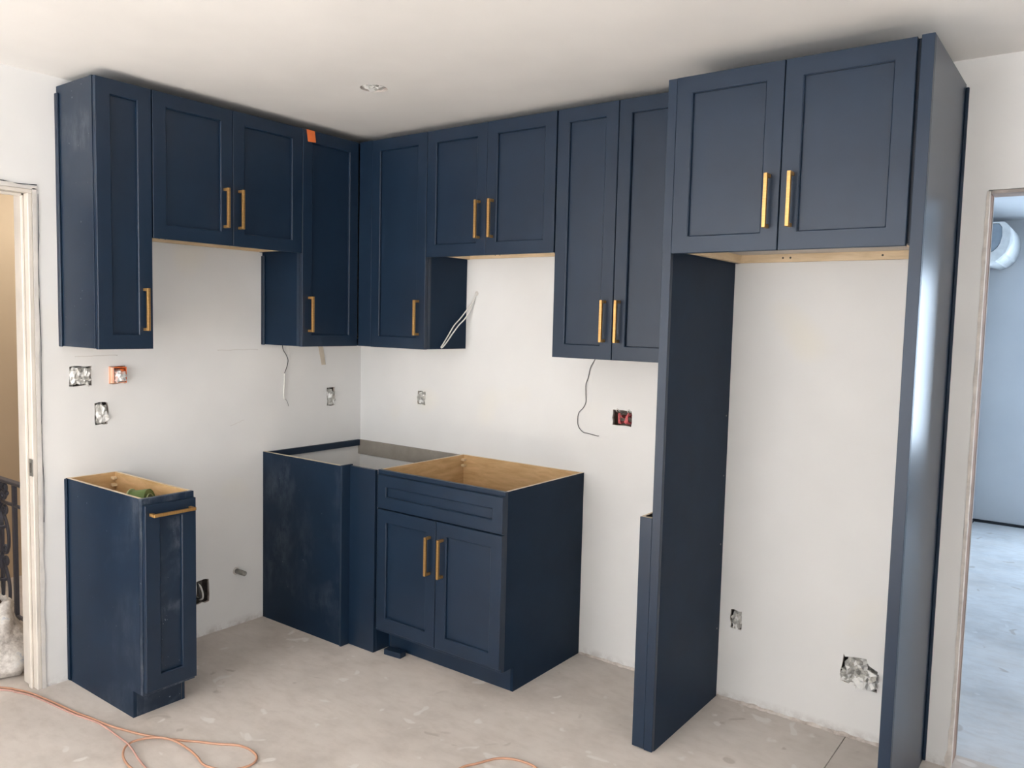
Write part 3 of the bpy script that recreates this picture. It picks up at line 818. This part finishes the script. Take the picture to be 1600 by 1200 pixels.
# ------------------------------------------------------------------ hall: railing and bag
RY = -1.535
rl = thing('railing', 'black wrought-iron stair railing with scrolls in the hall', 'railing', (-.787, RY, 0))
def rb(name): return MB(), name
MB().box((-.78, -.018, .715), (.42, .018, .730), IRON, .003).build('top_rail', rl)
MB().box((-.78, -.008, .605), (.42, .008, .617), IRON, .002).build('mid_rail', rl)
MB().box((-.78, -.008, .05), (.42, .008, .064), IRON, .002).build('bottom_rail', rl)
for x in (-.70, 0.0, .36): MB().box((x - .010, -.010, 0), (x + .010, .010, .715), IRON, .002).build('baluster', rl)
def twist(x):
    mb = MB(); n = 40; ring = []
    for i in range(n + 1):
        z = .064 + (.651) * i / n; a = i * .0 + (0 if .2 < i / n < .25 else i * .12)
        ring.append([mb.bm.verts.new((x + .011 * math.cos(a + k * math.pi / 2), .011 * math.sin(a + k * math.pi / 2), z)) for k in range(4)])
    for a, b in zip(ring, ring[1:]):
        for k in range(4): mb.face([a[k], a[(k + 1) % 4], b[(k + 1) % 4], b[k]], IRON)
    return mb
for x in (-.155, -.48): twist(x).build('twisted_baluster', rl)
def scroll(cx, z0, z1, side, w=.062):
    """an S-shaped flat bar with curled ends, beside a baluster"""
    pts = []; 
    h = z1 - z0
    for i in range(15):                      # lower curl
        a = -math.pi * 2.2 + i * math.pi * 2.2 / 14; r = .012 + .014 * i / 14
        pts.append((cx + side * (w - .02 + r * math.cos(a) * 1.0), 0, z0 + .03 + r * math.sin(a)))
    for i in range(1, 12):
        t = i / 12
        pts.append((cx + side * (w * (1 - t) * 1.0 + .014 + .03 * math.sin(t * math.pi)), 0, z0 + .03 + (h - .06) * t))
    for i in range(15):                      # upper curl
        a = math.pi - i * math.pi * 2.0 / 14; r = .028 - .015 * i / 14
        pts.append((cx + side * (.042 + r * math.cos(a)), 0, z1 - .03 + r * math.sin(a)))
    return MB().tube(pts, .0085, IRON, 6, flat=.75)
for cx in (-.155, -.48):
    for side in (-1, 1):
        for z0, z1 in ((.07, .34), (.345, .60), (.62, .712)):
            scroll(cx, z0, z1, side, .062 if z1 < .7 else .05).build('scroll', rl)
    for z in (.20, .34, .47, .60):
        MB().box((cx - .016, -.013, z), (cx + .016, .013, z + .018), IRON, .003).build('collar', rl)

def bag():
    mb = MB(); n = 40; rings = []
    prof = [(.165, .0), (.20, .015), (.205, .06), (.185, .11), (.145, .16), (.115, .21), (.098, .26), (.102, .295), (.090, .300), (.082, .27), (.085, .20), (.0, .19)]
    for j, (r_, z) in enumerate(prof):
        row = []
        for k in range(n):
            a = 2 * math.pi * k / n
            q = Vector((math.cos(a) * 2.0, math.sin(a) * 2.0, z * 9))
            rr_ = r_ * (1 + .22 * noise.noise(q) + .10 * noise.noise(q * 3))
            zz = z + (.022 * noise.noise(q * 1.7) if j > 1 else 0)
            if j >= 6: zz += .02 * math.sin(a * 3)
            row.append(mb.bm.verts.new((rr_ * math.cos(a), rr_ * .85 * math.sin(a), max(0, zz))))
        rings.append(row)
    for j, (a, b) in enumerate(zip(rings, rings[1:])):
        mm = BAG if j < 9 else plain('bag_inside', (96, 70, 58), .9) if j == 9 else mb.mats[-1]
        for k in range(n): mb.face([a[k], a[(k + 1) % n], b[(k + 1) % n], b[k]], mm, True)
    mb.face(rings[0][::-1], BAG)
    return mb
bg_ = tag(bag().build('plaster_bag'), 'crumpled open plaster bag on the hall floor by the door jamb', 'bag')
bg_.location = (-.385, -1.80, 0)

# ------------------------------------------------------------------ next room: air conditioner on its left wall
ac = thing('air_conditioner', 'white wall-mounted air conditioner seen through the right doorway', 'air conditioner', (2.62, 3.62, 2.075))
prof = [(.0005, .30), (.165, .30), (.195, .27), (.207, .21), (.203, .14), (.180, .075), (.135, .03), (.075, .008), (.0005, .03)]
inner = [(.0005, .288), (.13, .288), (.150, .26), (.154, .20), (.142, .145), (.112, .10), (.075, .075), (.0005, .07)]
MB().prism(inner, 1, .006, .80, ACSHADE).build('body', ac)
mb = MB()
n = len(prof)
sh = [(p[0], p[1]) for p in prof]
A = [mb.bm.verts.new((p[0], 0, p[1])) for p in sh]; Bv = [mb.bm.verts.new((p[0], .806, p[1])) for p in sh]
inn = [(.0005, .290), (.132, .290), (.152, .262), (.156, .20), (.144, .143), (.130, .115), (.105, .09), (.075, .073), (.0005, .068)]
Ai = [mb.bm.verts.new((p[0], 0, p[1])) for p in inn]; Bi = [mb.bm.verts.new((p[0], .806, p[1])) for p in inn]
for i in range(n - 1):
    mb.face([A[i], A[i + 1], Bv[i + 1], Bv[i]], ACW, True); mb.face([Ai[i], Ai[i + 1], Bi[i + 1], Bi[i]], ACW)
    mb.face([A[i], A[i + 1], Ai[i + 1], Ai[i]], ACW); mb.face([Bv[i], Bv[i + 1], Bi[i + 1], Bi[i]], ACW)
mb.build('front_cover', ac)
lv = MB().box((0, .03, 0), (.085, .78, .006), ACW, .002).build('louver', ac); lv.location = (.118, 0, .018); lv.rotation_euler = (0, R(-42), 0)
